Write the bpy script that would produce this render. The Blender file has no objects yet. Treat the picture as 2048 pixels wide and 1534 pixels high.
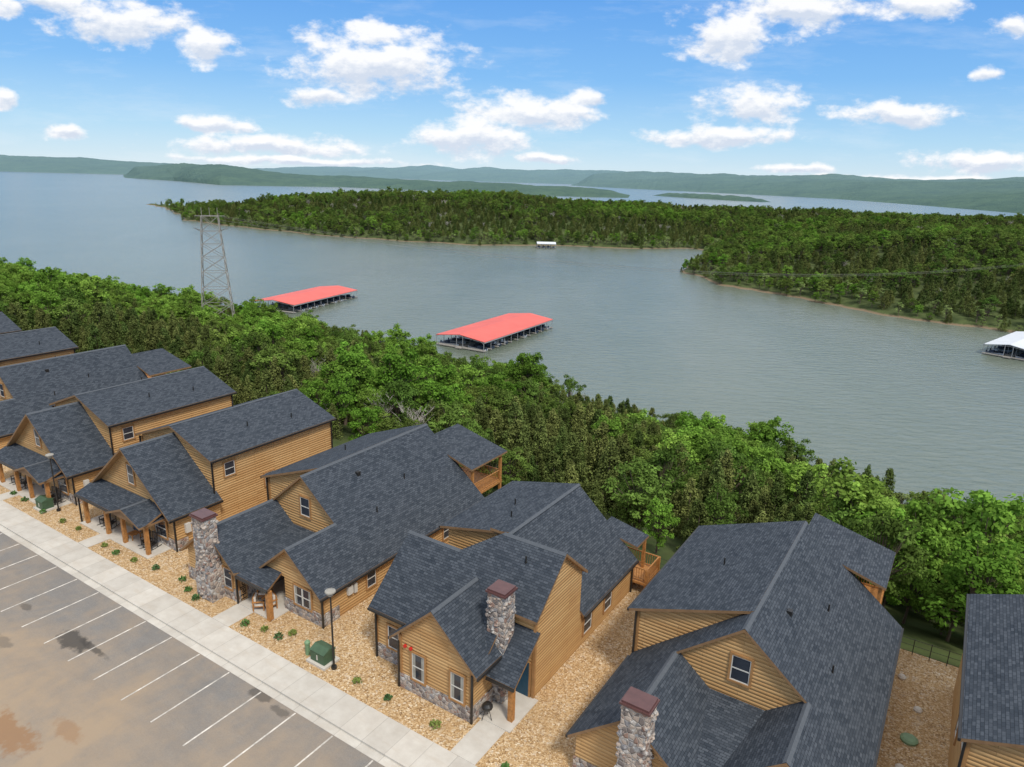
import bpy, math, random
import numpy as np
from mathutils import Vector, Matrix, noise as mnoise
random.seed(7); rng=np.random.default_rng(7)
scene=bpy.context.scene
C=bpy.context.collection
E1=(.8415,-.5403);E2=(.5403,.8415);P0=(-8.21,29.49);ROT=math.atan2(-.5403,.8415)
def st2w(s,t): return (P0[0]+s*E1[0]+t*E2[0], P0[1]+s*E1[1]+t*E2[1])
# ---------------------------------------------------------------- node helpers
class NT:
    def __init__(s,nt): s.nt=nt; s.nt.nodes.clear()
    def n(s,t,**k):
        nd=s.nt.nodes.new(t)
        for a,b in k.items(): setattr(nd,a,b)
        return nd
    def put(s,nd,i,v):
        if v is None: return
        if isinstance(v,bpy.types.NodeSocket): s.nt.links.new(v,nd.inputs[i])
        else: nd.inputs[i].default_value=v
    def m(s,op,a,b=None,c=None,clamp=False):
        nd=s.n("ShaderNodeMath",operation=op); nd.use_clamp=clamp
        s.put(nd,0,a); s.put(nd,1,b); s.put(nd,2,c); return nd.outputs[0]
    def v(s,op,a,b=None):
        nd=s.n("ShaderNodeVectorMath",operation=op); s.put(nd,0,a); s.put(nd,1,b)
        return nd.outputs["Value"] if op in("LENGTH","DOT_PRODUCT") else nd.outputs[0]
    def mix(s,f,a,b,bt='MIX'):
        nd=s.n("ShaderNodeMix",data_type='RGBA',blend_type=bt)
        s.put(nd,0,f); s.put(nd,6,a); s.put(nd,7,b); return nd.outputs[2]
    def noise(s,vec,scale,detail=4,rough=.55,dist=0):
        nd=s.n("ShaderNodeTexNoise"); s.put(nd,"Vector",vec); s.put(nd,"Scale",scale); s.put(nd,"Detail",detail); s.put(nd,"Roughness",rough); s.put(nd,"Distortion",dist)
        return nd.outputs[0]
    def ramp(s,f,stops,interp='LINEAR'):
        nd=s.n("ShaderNodeValToRGB"); s.put(nd,0,f); cr=nd.color_ramp; cr.interpolation=interp
        while len(cr.elements)<len(stops): cr.elements.new(.5)
        for e,(p,c) in zip(cr.elements,stops): e.position=p; e.color=c if len(c)==4 else (*c,1)
        return nd.outputs[0]
    def rng(s,f,a,b,c=0,d=1,t='LINEAR'):
        nd=s.n("ShaderNodeMapRange",interpolation_type=t); s.put(nd,0,f); s.put(nd,1,a); s.put(nd,2,b); s.put(nd,3,c); s.put(nd,4,d); return nd.outputs[0]
    def scalevec(s,vec,sc):
        nd=s.n("ShaderNodeMapping"); s.put(nd,0,vec); nd.inputs[3].default_value=sc; return nd.outputs[0]
    def bump(s,h,st,dist=.02):
        nd=s.n("ShaderNodeBump"); s.put(nd,"Strength",st); s.put(nd,"Distance",dist); s.put(nd,"Height",h); return nd.outputs[0]
    def pr(s,col,rough=.7,spec=.3,normal=None,metal=0):
        nd=s.n("ShaderNodeBsdfPrincipled"); s.put(nd,"Base Color",col); s.put(nd,"Roughness",rough); s.put(nd,"Specular IOR Level",spec); s.put(nd,"Metallic",metal)
        if normal is not None: s.put(nd,"Normal",normal)
        return nd.outputs[0]
    def out(s,sh):
        o=s.n("ShaderNodeOutputMaterial"); s.nt.links.new(sh,o.inputs[0])
def newmat(name):
    m=bpy.data.materials.new(name); m.use_nodes=True; return m,NT(m.node_tree)
def plain(name,col,rough=.6,spec=.3,var=.15,scale=3.,metal=0):
    m,t=newmat(name); tc=t.n("ShaderNodeTexCoord")
    k=t.rng(t.noise(tc.outputs["Object"],scale,5),.3,.7,1-var,1+var)
    vm=t.n("ShaderNodeVectorMath",operation='SCALE'); vm.inputs[0].default_value=col; t.put(vm,"Scale",k)
    t.out(t.pr(vm.outputs[0],rough,spec,metal=metal)); return m
# ---------------------------------------------------------------- materials
def mat_shingle():
    m,t=newmat("asphalt_shingles"); uv=t.n("ShaderNodeTexCoord").outputs["UV"]
    b=t.n("ShaderNodeTexBrick"); t.put(b,"Vector",uv); t.put(b,"Color1",(.034,.043,.055,1)); t.put(b,"Color2",(.098,.112,.130,1)); t.put(b,"Mortar",(.015,.018,.023,1))
    t.put(b,"Scale",1.); t.put(b,"Mortar Size",.012); t.put(b,"Mortar Smooth",.3); t.put(b,"Brick Width",.30); t.put(b,"Row Height",.145); t.put(b,"Bias",-.1)
    n=t.noise(uv,.9,5,.6); n2=t.noise(uv,9,4,.7)
    c=t.mix(t.rng(n,.35,.7,0,.35),b.outputs[0],(.078,.088,.102,1))
    c=t.mix(t.rng(n2,.3,.7,0,.5),c,(.028,.035,.046,1))
    bm=t.bump(b.outputs[1],.6,.02)
    t.out(t.pr(c,.88,.15,bm)); return m
def mat_ridge():
    m,t=newmat("ridge_cap_shingles"); uv=t.n("ShaderNodeTexCoord").outputs["UV"]
    n=t.noise(uv,6,4,.7); t.out(t.pr(t.mix(n,(.055,.065,.075,1),(.12,.13,.145,1)),.85,.2)); return m
def mat_log():
    m,t=newmat("log_siding"); uv=t.n("ShaderNodeTexCoord").outputs["UV"]
    b=t.n("ShaderNodeTexBrick"); t.put(b,"Vector",uv); t.put(b,"Color1",(.47,.265,.105,1)); t.put(b,"Color2",(.60,.375,.165,1)); t.put(b,"Mortar",(.16,.08,.03,1))
    t.put(b,"Scale",1.); t.put(b,"Mortar Size",.012); t.put(b,"Mortar Smooth",.6); t.put(b,"Brick Width",3.7); t.put(b,"Row Height",.2)
    sep=t.n("ShaderNodeSeparateXYZ"); t.put(sep,0,uv)
    fr=t.m('FRACT',t.m('DIVIDE',sep.outputs[1],.2))
    prof=t.m('SINE',t.m('MULTIPLY',fr,3.14159))
    grain=t.noise(t.scalevec(uv,(1.2,14,1)),1.6,5,.65)
    knots=t.noise(t.scalevec(uv,(4,9,1)),1.3,3,.6)
    c=t.mix(t.rng(grain,.35,.7,0,.4),b.outputs[0],(.34,.17,.055,1))
    c=t.mix(t.rng(knots,.66,.74,0,.7),c,(.13,.055,.02,1))
    big=t.noise(uv,.35,3)
    c=t.mix(t.rng(big,.35,.7,0,.3),c,(.60,.42,.21,1))
    bm=t.bump(prof,.8,.035)
    t.out(t.pr(c,.55,.25,bm)); return m
def mat_stone():
    m,t=newmat("river_stone"); uv=t.n("ShaderNodeTexCoord").outputs["Object"]
    w=t.v('ADD',uv,t.v('MULTIPLY',t.n("ShaderNodeTexNoise").outputs[1],(.1,.1,.1)))
    v=t.n("ShaderNodeTexVoronoi"); t.put(v,"Vector",w); t.put(v,"Scale",4.2)
    e=t.n("ShaderNodeTexVoronoi",feature='DISTANCE_TO_EDGE'); t.put(e,"Vector",w); t.put(e,"Scale",4.2)
    sp=t.n("ShaderNodeSeparateColor"); t.put(sp,0,v.outputs["Color"])
    c=t.ramp(sp.outputs[0],[(0,(.19,.16,.145)),(.2,(.40,.32,.26)),(.4,(.27,.26,.26)),(.55,(.48,.40,.33)),(.7,(.31,.20,.155)),(.85,(.52,.49,.45)),(1,(.23,.21,.21))],'CONSTANT')
    mm=t.rng(e.outputs[0],.02,.07)
    c=t.mix(mm,(.40,.37,.33,1),c)
    c=t.mix(t.rng(t.noise(uv,14,3),.3,.7,0,.25),c,(.14,.12,.11,1))
    t.out(t.pr(c,.8,.25,t.bump(t.rng(e.outputs[0],0,.2),.8,.05))); return m
def mat_gravel():
    m,t=newmat("gravel"); o=t.n("ShaderNodeTexCoord").outputs["Object"]
    v=t.n("ShaderNodeTexVoronoi"); t.put(v,"Vector",o); t.put(v,"Scale",15.)
    sp=t.n("ShaderNodeSeparateColor"); t.put(sp,0,v.outputs["Color"])
    c=t.ramp(sp.outputs[0],[(0,(.20,.115,.05)),(.3,(.40,.25,.115)),(.6,(.51,.34,.17)),(.85,(.60,.44,.26)),(1,(.74,.64,.48))])
    n=t.noise(o,.5,4); c=t.mix(t.rng(n,.35,.7,0,.4),c,(.48,.31,.145,1))
    v2=t.n("ShaderNodeTexVoronoi"); t.put(v2,"Vector",o); t.put(v2,"Scale",6.)
    s2=t.n("ShaderNodeSeparateColor"); t.put(s2,0,v2.outputs["Color"])
    c=t.mix(t.rng(s2.outputs[1],.8,1,0,.3),c,(.24,.15,.08,1)); c=t.mix(t.rng(s2.outputs[0],.85,1,0,.4),c,(.70,.62,.5,1))
    lp=t.noise(o,.13,4,.5); c=t.mix(t.rng(lp,.45,.7,0,.25),c,(.38,.25,.13,1))
    t.out(t.pr(c,.9,.15,t.bump(v.outputs[0],.9,.04))); return m
def mat_asphalt():
    m,t=newmat("asphalt"); o=t.n("ShaderNodeTexCoord").outputs["Object"]
    sep=t.n("ShaderNodeSeparateXYZ"); t.put(sep,0,o)
    n=t.noise(t.scalevec(o,(1,.45,1)),.22,6,.6,.6); f=t.noise(o,14,5,.75); n3=t.noise(o,1.3,5,.65); n4=t.noise(t.scalevec(o,(.35,1.4,1)),.9,6,.7,.4)
    c=t.mix(t.rng(f,.3,.7),(.165,.152,.138,1),(.235,.22,.20,1))
    c=t.mix(t.rng(n4,.4,.75,0,.45),c,(.14,.128,.118,1))
    grad=t.m('ADD',t.rng(sep.outputs[1],-1.5,-9.,.0,.30),t.rng(sep.outputs[0],-35.,5.,-.05,.08))
    dust=t.rng(t.m('ADD',t.m('ADD',n,grad),t.m('MULTIPLY',t.m('SUBTRACT',n3,.5),.35)),.42,.85,0,.75)
    c=t.mix(dust,c,(.36,.262,.165,1))
    for (x,y,a,b2,k) in [(-18.0,-4.0,1.35,.6,.8),(-16.4,-3.7,1.5,.22,.7),(-21.5,-6.4,1.1,.4,.35),(-24,-4.,.7,.25,.5),(-5.4,-.7,.8,.3,.6),(-3.5,-.9,.7,.25,.5)]:
        d=t.v('LENGTH',t.v('MULTIPLY',t.v('SUBTRACT',o,(x,y,0)),(1/a,1/b2,0)))
        d=t.m('ADD',d,t.m('MULTIPLY',t.m('SUBTRACT',n3,.5),2.2))
        c=t.mix(t.rng(d,.75,1.15,k,0),c,(.05,.045,.04,1))
    for (x,y,a,b2,k) in [(-13.5,-9.5,2.2,.8,.75),(-11.,-7.7,1.2,.5,.5)]:
        d=t.v('LENGTH',t.v('MULTIPLY',t.v('SUBTRACT',o,(x,y,0)),(1/a,1/b2,0)))
        d=t.m('ADD',d,t.m('MULTIPLY',t.m('SUBTRACT',n3,.5),2.2))
        c=t.mix(t.rng(d,.75,1.15,k,0),c,(.26,.14,.065,1))
    t.out(t.pr(c,.85,.25,t.bump(f,.3,.01))); return m
def mat_conc(name="concrete",joint=True):
    m,t=newmat(name); o=t.n("ShaderNodeTexCoord").outputs["Object"]
    n=t.noise(o,1.1,6,.6); f=t.noise(o,20,4,.7); sn=t.noise(t.scalevec(o,(.5,2,1)),.7,6,.7)
    c=t.mix(t.rng(n,.3,.7),(.47,.43,.37,1),(.58,.545,.48,1)); c=t.mix(t.rng(f,.3,.8,0,.25),c,(.36,.32,.27,1)); c=t.mix(t.rng(sn,.52,.75,0,.45),c,(.42,.34,.25,1))
    if joint:
        sep=t.n("ShaderNodeSeparateXYZ"); t.put(sep,0,o)
        fr=t.m('FRACT',t.m('DIVIDE',sep.outputs[0],1.5)); c=t.mix(t.m('MULTIPLY',t.m('LESS_THAN',fr,.016),.6),c,(.22,.2,.17,1))
        cell=t.n("ShaderNodeTexWhiteNoise",noise_dimensions='1D'); t.put(cell,"W",t.m('FLOOR',t.m('DIVIDE',sep.outputs[0],1.5)))
        vm=t.n("ShaderNodeVectorMath",operation='SCALE'); t.put(vm,0,c); t.put(vm,"Scale",t.rng(cell.outputs[0],0,1,.92,1.05)); c=vm.outputs[0]
    t.out(t.pr(c,.85,.25)); return m
def mat_water():
    m,t=newmat("lake_water"); g=t.n("ShaderNodeNewGeometry").outputs["Position"]
    a=t.noise(t.scalevec(g,(.22,.5,.3)),1.,6,.62,.4); b=t.noise(t.scalevec(g,(.02,.035,.02)),1.,4,.6)
    b2=t.noise(t.scalevec(g,(.004,.0022,.01)),1.,5,.6,1.); b3=t.noise(t.scalevec(g,(.03,.006,.01)),1.,5,.6,1.)
    h=t.m('ADD',t.m('MULTIPLY',a,.6),t.m('MULTIPLY',b,.8))
    c=t.mix(t.rng(b2,.3,.7),(.115,.140,.105,1),(.150,.178,.138,1)); c=t.mix(t.rng(b3,.45,.7,0,.3),c,(.18,.20,.165,1))
    t.out(t.pr(c,.22,.5,t.bump(h,.5,1.3))); return m
def mat_ground():
    m,t=newmat("forest_floor"); g=t.n("ShaderNodeNewGeometry").outputs["Position"]
    sep=t.n("ShaderNodeSeparateXYZ"); t.put(sep,0,g)
    n=t.noise(g,.15,6,.6); n2=t.noise(g,1.2,5,.7)
    c=t.mix(t.rng(n,.35,.65),(.035,.055,.018,1),(.10,.13,.045,1)); c=t.mix(t.rng(n2,.4,.7,0,.5),c,(.05,.045,.025,1))
    z=t.m('ADD',sep.outputs[2],t.m('MULTIPLY',t.m('SUBTRACT',n2,.5),1.2))
    c=t.mix(t.rng(z,-26.7,-26.3,1,0),c,t.mix(n2,(.14,.10,.06,1),(.25,.19,.125,1)))
    t.out(t.pr(c,.95,.1)); return m
def mat_hill(name,dark,light,L=6500.):
    m,t=newmat(name); g=t.n("ShaderNodeNewGeometry").outputs["Position"]
    n=t.noise(t.scalevec(g,(1,1,2)),.03,7,.75); n2=t.noise(g,.0035,4,.6); n3=t.noise(g,.009,5,.65)
    f=t.m('ADD',t.m('ADD',t.m('MULTIPLY',t.rng(n,.35,.65),.55),t.m('MULTIPLY',t.rng(n2,.35,.65),.3)),t.m('MULTIPLY',t.rng(n3,.4,.6),.3))
    c=t.mix(f,(*dark,1),(*light,1))
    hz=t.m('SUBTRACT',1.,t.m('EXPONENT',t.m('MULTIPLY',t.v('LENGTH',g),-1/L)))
    c=t.mix(hz,c,(.235,.355,.44,1))  # aerial haze painted into the base colour, stronger farther from the origin
    t.out(t.pr(c,.95,.0,t.bump(n,.8,14))); return m
def mat_leaf(name,c1,c2,tr=.25):
    m,t=newmat(name)
    at=t.n("ShaderNodeAttribute"); at.attribute_name="tint"
    oi=t.n("ShaderNodeObjectInfo")
    c=t.mix(oi.outputs["Random"],(*c1,1),(*c2,1))
    r2=t.m('FRACT',t.m('MULTIPLY',oi.outputs["Random"],17.31))
    k=t.m('MULTIPLY',at.outputs["Fac"],t.rng(r2,0,1,.70,1.3))
    vm=t.n("ShaderNodeVectorMath",operation='SCALE'); t.put(vm,0,c); t.put(vm,"Scale",k)
    d=t.n("ShaderNodeBsdfDiffuse"); t.put(d,0,vm.outputs[0])
    if tr<=0: t.out(d.outputs[0]); return m
    tl=t.n("ShaderNodeBsdfTranslucent"); t.put(tl,0,vm.outputs[0])
    mx=t.n("ShaderNodeMixShader"); t.put(mx,0,tr); t.put(mx,1,d.outputs[0]); t.put(mx,2,tl.outputs[0]); t.out(mx.outputs[0]); return m
M=dict(shingle=mat_shingle(),ridge=mat_ridge(),log=mat_log(),stone=mat_stone(),
 fascia=plain("fascia_wood",(.22,.13,.065),.6),soffit=plain("soffit_wood",(.40,.24,.11),.6),
 trim=plain("window_trim_wood",(.34,.18,.07),.6),sash=plain("white_sash",(.55,.53,.48),.4,var=.05),
 glass=plain("window_glass",(.03,.035,.045),.06,.6,var=.3,scale=1.),dark=plain("dark_metal",(.018,.017,.016),.4,.5),
 cap=plain("chimney_cap_metal",(.10,.045,.042),.35,.5),post=plain("cedar_post",(.38,.175,.055),.6,var=.3,scale=6),
 conc=mat_conc("concrete_slab",False),door=plain("door_paint",(.015,.06,.10),.4),curtain=plain("curtain",(.30,.29,.25),.8))
# ---------------------------------------------------------------- mesh builder
class MB:
    def __init__(s,mats): s.V=[];s.F=[];s.I=[];s.mats=mats
    def mi(s,k): return s.mats.index(k)
    def poly(s,pts,k):
        b=len(s.V); s.V+= [tuple(p) for p in pts]; s.F.append(tuple(range(b,b+len(pts)))); s.I.append(s.mi(k))
    def box(s,x0,x1,y0,y1,z0,z1,k,top=None):
        b=len(s.V); s.V+=[(x0,y0,z0),(x1,y0,z0),(x1,y1,z0),(x0,y1,z0),(x0,y0,z1),(x1,y0,z1),(x1,y1,z1),(x0,y1,z1)]
        for i,f in enumerate([(3,2,1,0),(4,5,6,7),(0,1,5,4),(1,2,6,5),(2,3,7,6),(3,0,4,7)]):
            s.F.append(tuple(b+q for q in f)); s.I.append(s.mi(top if (top and i==1) else k))
    def slab(s,pts,th=.16,top='shingle',side='fascia',bot='soffit'):
        n=len(pts); lo=[(p[0],p[1],p[2]-th) for p in pts]
        s.poly(pts,top); s.poly(lo[::-1],bot)
        for i in range(n):
            j=(i+1)%n; s.poly([pts[i],lo[i],lo[j],pts[j]],side)
    def cyl(s,a,b,r,k,n=8,r1=None,caps=True):
        a=Vector(a);b=Vector(b);d=(b-a).normalized(); r1=r if r1 is None else r1
        u=d.orthogonal().normalized(); w=d.cross(u); base=len(s.V)
        for c,rr in((a,r),(b,r1)):
            for i in range(n):
                t=2*math.pi*i/n; s.V.append(tuple(c+rr*(math.cos(t)*u+math.sin(t)*w)))
        for i in range(n):
            j=(i+1)%n; s.F.append((base+i,base+j,base+n+j,base+n+i)); s.I.append(s.mi(k))
        if caps:
            s.F.append(tuple(base+n+i for i in range(n))); s.I.append(s.mi(k))
            s.F.append(tuple(base+i for i in range(n))[::-1]); s.I.append(s.mi(k))
    def lathe(s,c,prof,k,n=12):
        base=len(s.V)
        for r,z in prof:
            for i in range(n): s.V.append((c[0]+r*math.cos(2*math.pi*i/n),c[1]+r*math.sin(2*math.pi*i/n),c[2]+z))
        for q in range(len(prof)-1):
            for i in range(n):
                j=(i+1)%n; s.F.append((base+q*n+i,base+q*n+j,base+(q+1)*n+j,base+(q+1)*n+i)); s.I.append(s.mi(k))
    def obj(s,name,parent=None,loc=(0,0,0),rot=0,matd=None,smooth=False):
        me=bpy.data.meshes.new(name); me.from_pydata(s.V,[],s.F)
        md=matd or M
        for k in s.mats: me.materials.append(md[k])
        me.polygons.foreach_set("material_index",s.I)
        uvl=me.uv_layers.new(name="UVMap"); me.update()
        for p in me.polygons:
            n=p.normal
            if abs(n.z)>.995: u=Vector((1,0,0)); v=Vector((0,1,0))
            else:
                u=Vector((-n.y,n.x,0)).normalized(); v=n.cross(u)
                if v.z<0: v=-v
            for li in p.loop_indices:
                co=me.vertices[me.loops[li].vertex_index].co; uvl.data[li].uv=(co.dot(u),co.dot(v))
        if smooth:
            for p in me.polygons: p.use_smooth=True
        o=bpy.data.objects.new(name,me); C.objects.link(o)
        if parent: o.parent=parent
        else: o.location=loc; o.rotation_euler=(0,0,rot)
        return o
def street(mb,name,matd=None,smooth=False,s=0,t=0,z=0): 
    w=st2w(s,t); return mb.obj(name,None,(w[0],w[1],z),ROT,matd,smooth)
def empty(name,loc,rot=0):
    e=bpy.data.objects.new(name,None); C.objects.link(e); e.location=loc; e.rotation_euler=(0,0,rot); e.empty_display_size=.5; return e
# ---------------------------------------------------------------- house parts
def window(b,c,ax,w=.95,h=1.5,curt=False):
    x,y,z=c
    def bx(u0,u1,d0,d1,z0,z1,k):
        if ax=='f': b.box(x+u0,x+u1,y-d1,y-d0,z+z0,z+z1,k)
        elif ax=='r': b.box(x+d0,x+d1,y+u0,y+u1,z+z0,z+z1,k)
        else: b.box(x-d1,x-d0,y+u0,y+u1,z+z0,z+z1,k)
    T=.11
    bx(-w/2-T,w/2+T,.0,.07,h/2,h/2+T,'trim'); bx(-w/2-T,w/2+T,.0,.09,-h/2-T,-h/2,'trim')
    bx(-w/2-T,-w/2,.0,.07,-h/2,h/2,'trim'); bx(w/2,w/2+T,.0,.07,-h/2,h/2,'trim')
    S=.045
    bx(-w/2,w/2,.0,.05,h/2-S,h/2,'sash'); bx(-w/2,w/2,.0,.05,-h/2,-h/2+S,'sash'); bx(-w/2,-w/2+S,.0,.05,-h/2+S,h/2-S,'sash'); bx(w/2-S,w/2,.0,.05,-h/2+S,h/2-S,'sash'); bx(-w/2+S,w/2-S,.0,.045,-.025,.025,'sash')
    if curt:
        bx(-w/2+S,-w/2+.22,.0,.022,-h/2+S,h/2-S,'curtain'); bx(w/2-.22,w/2-S,.0,.022,-h/2+S,h/2-S,'curtain'); bx(-w/2+.22,w/2-.22,.0,.02,-h/2+S,h/2-S,'glass')
    else: bx(-w/2+S,w/2-S,.0,.02,-h/2+S,h/2-S,'glass')
WM=['log','stone','trim','sash','glass','soffit','fascia','door','curtain','dark']
RM=['shingle','fascia','soffit','ridge','dark']
TM=['dark','post','fascia','conc','trim']
def ridgecap(b,p,q,w=.15,sl=.8):
    p=Vector(p);q=Vector(q);d=(q-p); h=Vector((-d.y,d.x,0)).normalized()
    for sg in(1,-1):
        a=p+h*sg*w-Vector((0,0,sl*w))+Vector((0,0,.035)); c=q+h*sg*w-Vector((0,0,sl*w))+Vector((0,0,.035))
        pts=[tuple(p+Vector((0,0,.035))),tuple(a),tuple(c),tuple(q+Vector((0,0,.035)))]
        b.poly(pts if sg<0 else pts[::-1],'ridge')
def gutter(b,x0,x1,y0,y1,z): b.box(x0,x1,y0,y1,z-.17,z-.03,'dark')
def vent(b,x,y,z): b.cyl((x,y,z-.3),(x,y,z+.42),.05,'dark',6)
def railing(b,x0,y0,x1,y1,z,h=.95):
    L=math.hypot(x1-x0,y1-y0); n=max(2,int(L/.16)); dx=(x1-x0)/L;dy=(y1-y0)/L
    for zz in(z+.1,z+h): b.cyl((x0,y0,zz),(x1,y1,zz),.05,'post',4)
    for i in range(n+1):
        x=x0+dx*L*i/n;y=y0+dy*L*i/n; b.cyl((x,y,z+.1),(x,y,z+h),.022,'post',4)
def chimney(par,cx,cy,z0,z1,wx=1.15,wy=.95,base=0,name="chimney"):
    b=MB(['stone','cap']); 
    b.box(cx-wx/2,cx+wx/2,cy-wy/2,cy+wy/2,z0,z1,'stone')
    if base:
        bx=base; zt=z0+2.1
        b.box(cx-bx/2,cx+bx/2,cy-wy/2-.02,cy+wy/2+.15,z0,zt,'stone')
        for sg in(-1,1):
            b.poly([(cx+sg*wx/2,cy-wy/2-.02,zt+.7),(cx+sg*wx/2,cy-wy/2-.02,zt),(cx+sg*bx/2,cy-wy/2-.02,zt)],'stone')
            b.poly([(cx+sg*wx/2,cy-wy/2-.02,zt+.7),(cx+sg*bx/2,cy-wy/2-.02,zt),(cx+sg*bx/2,cy+wy/2+.15,zt),(cx+sg*wx/2,cy+wy/2+.15,zt+.7)],'stone')
    b.box(cx-wx/2-.09,cx+wx/2+.09,cy-wy/2-.09,cy+wy/2+.09,z1,z1+.1,'cap')
    b.box(cx-wx/2-.02,cx+wx/2+.02,cy-wy/2-.02,cy+wy/2+.02,z1+.1,z1+.2,'cap')
    for i in range(150):
        z=random.uniform(z0+.1,z1-.1); r=random.uniform(.08,.17); side=random.randrange(4)
        if side<2: x=cx+random.uniform(-wx/2,wx/2); y=cy+(wy/2 if side else -wy/2)
        else: y=cy+random.uniform(-wy/2,wy/2); x=cx+(wx/2 if side==2 else -wx/2)
        b.lathe((x,y,z),[(0.001,-r*.7),(r*.8,-r*.45),(r,0),(r*.8,r*.45),(.001,r*.7)],'stone',7)
    b.obj(name,par,matd=M)
def downspout(b,x,y,z1,z0=0): b.box(x-.05,x+.05,y-.05,y+.05,z0,z1,'dark')

def typeD(s0,dt=0,full=True):
    w=st2w(s0,dt); par=empty("log_cabin",(w[0],w[1],0),ROT)
    P=.832; ZR=7.24
    zz=lambda x:ZR-P*abs(x)
    zi=lambda x:ZR-P*3.1-P*(3.1-abs(x))
    r=MB(RM)
    r.slab([(0,9.0,ZR),(3.1,9.0,zz(3.1)),(3.1,4.9,zz(3.1)),(6.06,4.9,zz(6.06)),(6.06,22.2,zz(6.06)),(0,22.2,ZR)])
    r.slab([(0,9.0,ZR),(0,10.9,ZR),(-6.06,10.9,zz(6.06)),(-6.06,3.6,zz(6.06)),(-3.1,3.6,zz(3.1)),(-3.1,9.0,zz(3.1))])
    r.slab([(-3.1,3.6,zz(3.1)),(-.35,3.6,zi(.35)),(0,4.9,zi(0)),(0,9.28,zi(0)),(-3.1,9.28,zz(3.1))])
    r.slab([(0,4.9,zi(0)),(3.1,4.9,zz(3.1)),(3.1,9.28,zz(3.1)),(0,9.28,zi(0))])
    r.slab([(-1.5,9.27,3.2),(-1.0,3.72,2.22),(2.75,3.72,2.22),(2.2,5.2,2.5),(1.6,9.27,3.2)])
    r.slab([(-6.35,10.65,4.98),(-.02,10.65,ZR+.03),(-.02,22.2,ZR+.03),(-6.35,22.2,4.98)])
    r.slab([(-.1,21.9,6.0),(4.9,21.9,4.5),(4.9,27.0,4.5),(-.1,26.6,6.0)])
    ridgecap(r,(0,8.98,ZR),(0,22.2,ZR)); ridgecap(r,(-3.1,3.6,zz(3.1)),(-3.1,9.1,zz(3.1))); ridgecap(r,(3.1,4.9,zz(3.1)),(3.1,9.1,zz(3.1)))
    gutter(r,6.06,6.17,4.9,22.2,zz(6.06)); gutter(r,-6.46,-6.35,10.65,22.2,4.98); gutter(r,-6.17,-6.06,3.6,10.6,zz(6.06)); gutter(r,-.3,2.75,3.61,3.72,2.22)
    vent(r,3.6,12.5,zz(3.6)); vent(r,2.6,16.5,zz(2.6)) ; vent(r,-3,16,6.2)
    for x in(1.2,): r.box(x-.12,x+.12,13,13.3,zz(x)-.1,zz(x)+.2,'dark')
    r.obj("roof",par)
    b=MB(WM); B=-1.5
    b.poly([(-5.8,9.3,B),(5.8,9.3,B),(5.8,9.3,zz(5.8)-.1),(0,9.3,ZR-.1),(-5.8,9.3,zz(5.8)-.1)],'log')
    b.poly([(5.8,5.3,B),(5.8,22,B),(5.8,22,zz(5.8)-.1),(5.8,5.3,zz(5.8)-.1)],'log')
    b.poly([(2.4,5.3,B),(5.8,5.3,B),(5.8,5.3,zz(5.8)-.1),(3.1,5.3,zz(3.1)-.1),(.2,5.3,zi(.2)-.1),(.2,5.3,2.3),(2.4,5.3,2.3)],'log')
    b.poly([(2.4,5.3,B),(2.4,7.8,B),(2.4,7.8,2.5),(2.4,5.3,2.5)],'log')
    b.poly([(-.6,7.8,B),(2.4,7.8,B),(2.4,7.8,2.7),(-.6,7.8,2.7)],'log')
    b.poly([(-5.8,4.0,B),(-.6,4.0,B),(-.6,4.0,zi(.6)-.1),(-3.1,4.0,zz(3.1)-.1),(-5.8,4.0,zz(5.8)-.1)],'log')
    b.poly([(-.6,4.0,B),(-.6,7.8,B),(-.6,7.8,zi(.6)-.1),(-.6,4.0,zi(.6)-.1)],'log')
    b.poly([(-5.8,4.0,B),(-5.8,11,B),(-5.8,11,zz(5.8)-.1),(-5.8,4.0,zz(5.8)-.1)],'log')
    b.poly([(-5.9,11,B),(-5.9,22,B),(-5.9,22,5.0),(-5.9,11,5.0)],'log')
    b.poly([(-5.9,11,B),(-.1,11,B),(-.1,11,ZR-.13),(-5.9,11,5.0)],'log')
    b.poly([(-5.9,22,-5),(5.8,22,-5),(5.8,22,zz(5.8)-.1),(0,22,ZR-.1),(-5.9,22,5.0)],'log')
    b.box(2.38,5.86,5.22,5.28,B,.85,'stone'); b.box(5.82,5.88,5.28,6.6,B,.85,'stone'); b.box(-5.86,-.54,3.92,3.98,B,.85,'stone'); b.box(-.58,-.52,3.98,7.8,B,.85,'stone')
    for x,y,z in((5.8,5.3,2.3),(-.6,4.0,2.3),(-5.9,11,4.9)): b.box(x-.1,x+.07,y-.07,y+.1,0,z,'trim')
    window(b,(0,9.3,4.85),'f',.9,1.35); window(b,(4.1,5.28,1.45),'f',1.5,1.3,True); b.box(4.06,4.14,5.2,5.27,.85,2.05,'sash')
    window(b,(-1.5,3.98,1.45),'f',.8,1.4)
    for y in(9.5,13.5,17.5): window(b,(5.8,y,1.35),'r',.8,1.2)
    b.box(.3,1.3,7.68,7.78,0,2.1,'door'); b.box(.18,.3,7.68,7.79,0,2.2,'trim'); b.box(1.3,1.42,7.68,7.79,0,2.2,'trim')
    b.box(5.82,6.0,7.3,7.7,1.2,1.8,'sash'); b.box(5.82,5.98,7.85,8.1,1.1,1.75,'sash')
    b.obj("walls",par)
    t=MB(TM)
    downspout(t,5.9,5.2,2.1); downspout(t,-6.0,10.85,4.9); downspout(t,-.5,3.85,2.1); downspout(t,5.95,21.9,2.2)
    t.box(2.45,2.75,3.75,4.05,0,2.05,'post'); t.box(-.45,2.75,3.85,7.8,-.1,.05,'conc')
    t.box(-.2,2.7,3.8,3.95,1.9,2.05,'post')
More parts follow.
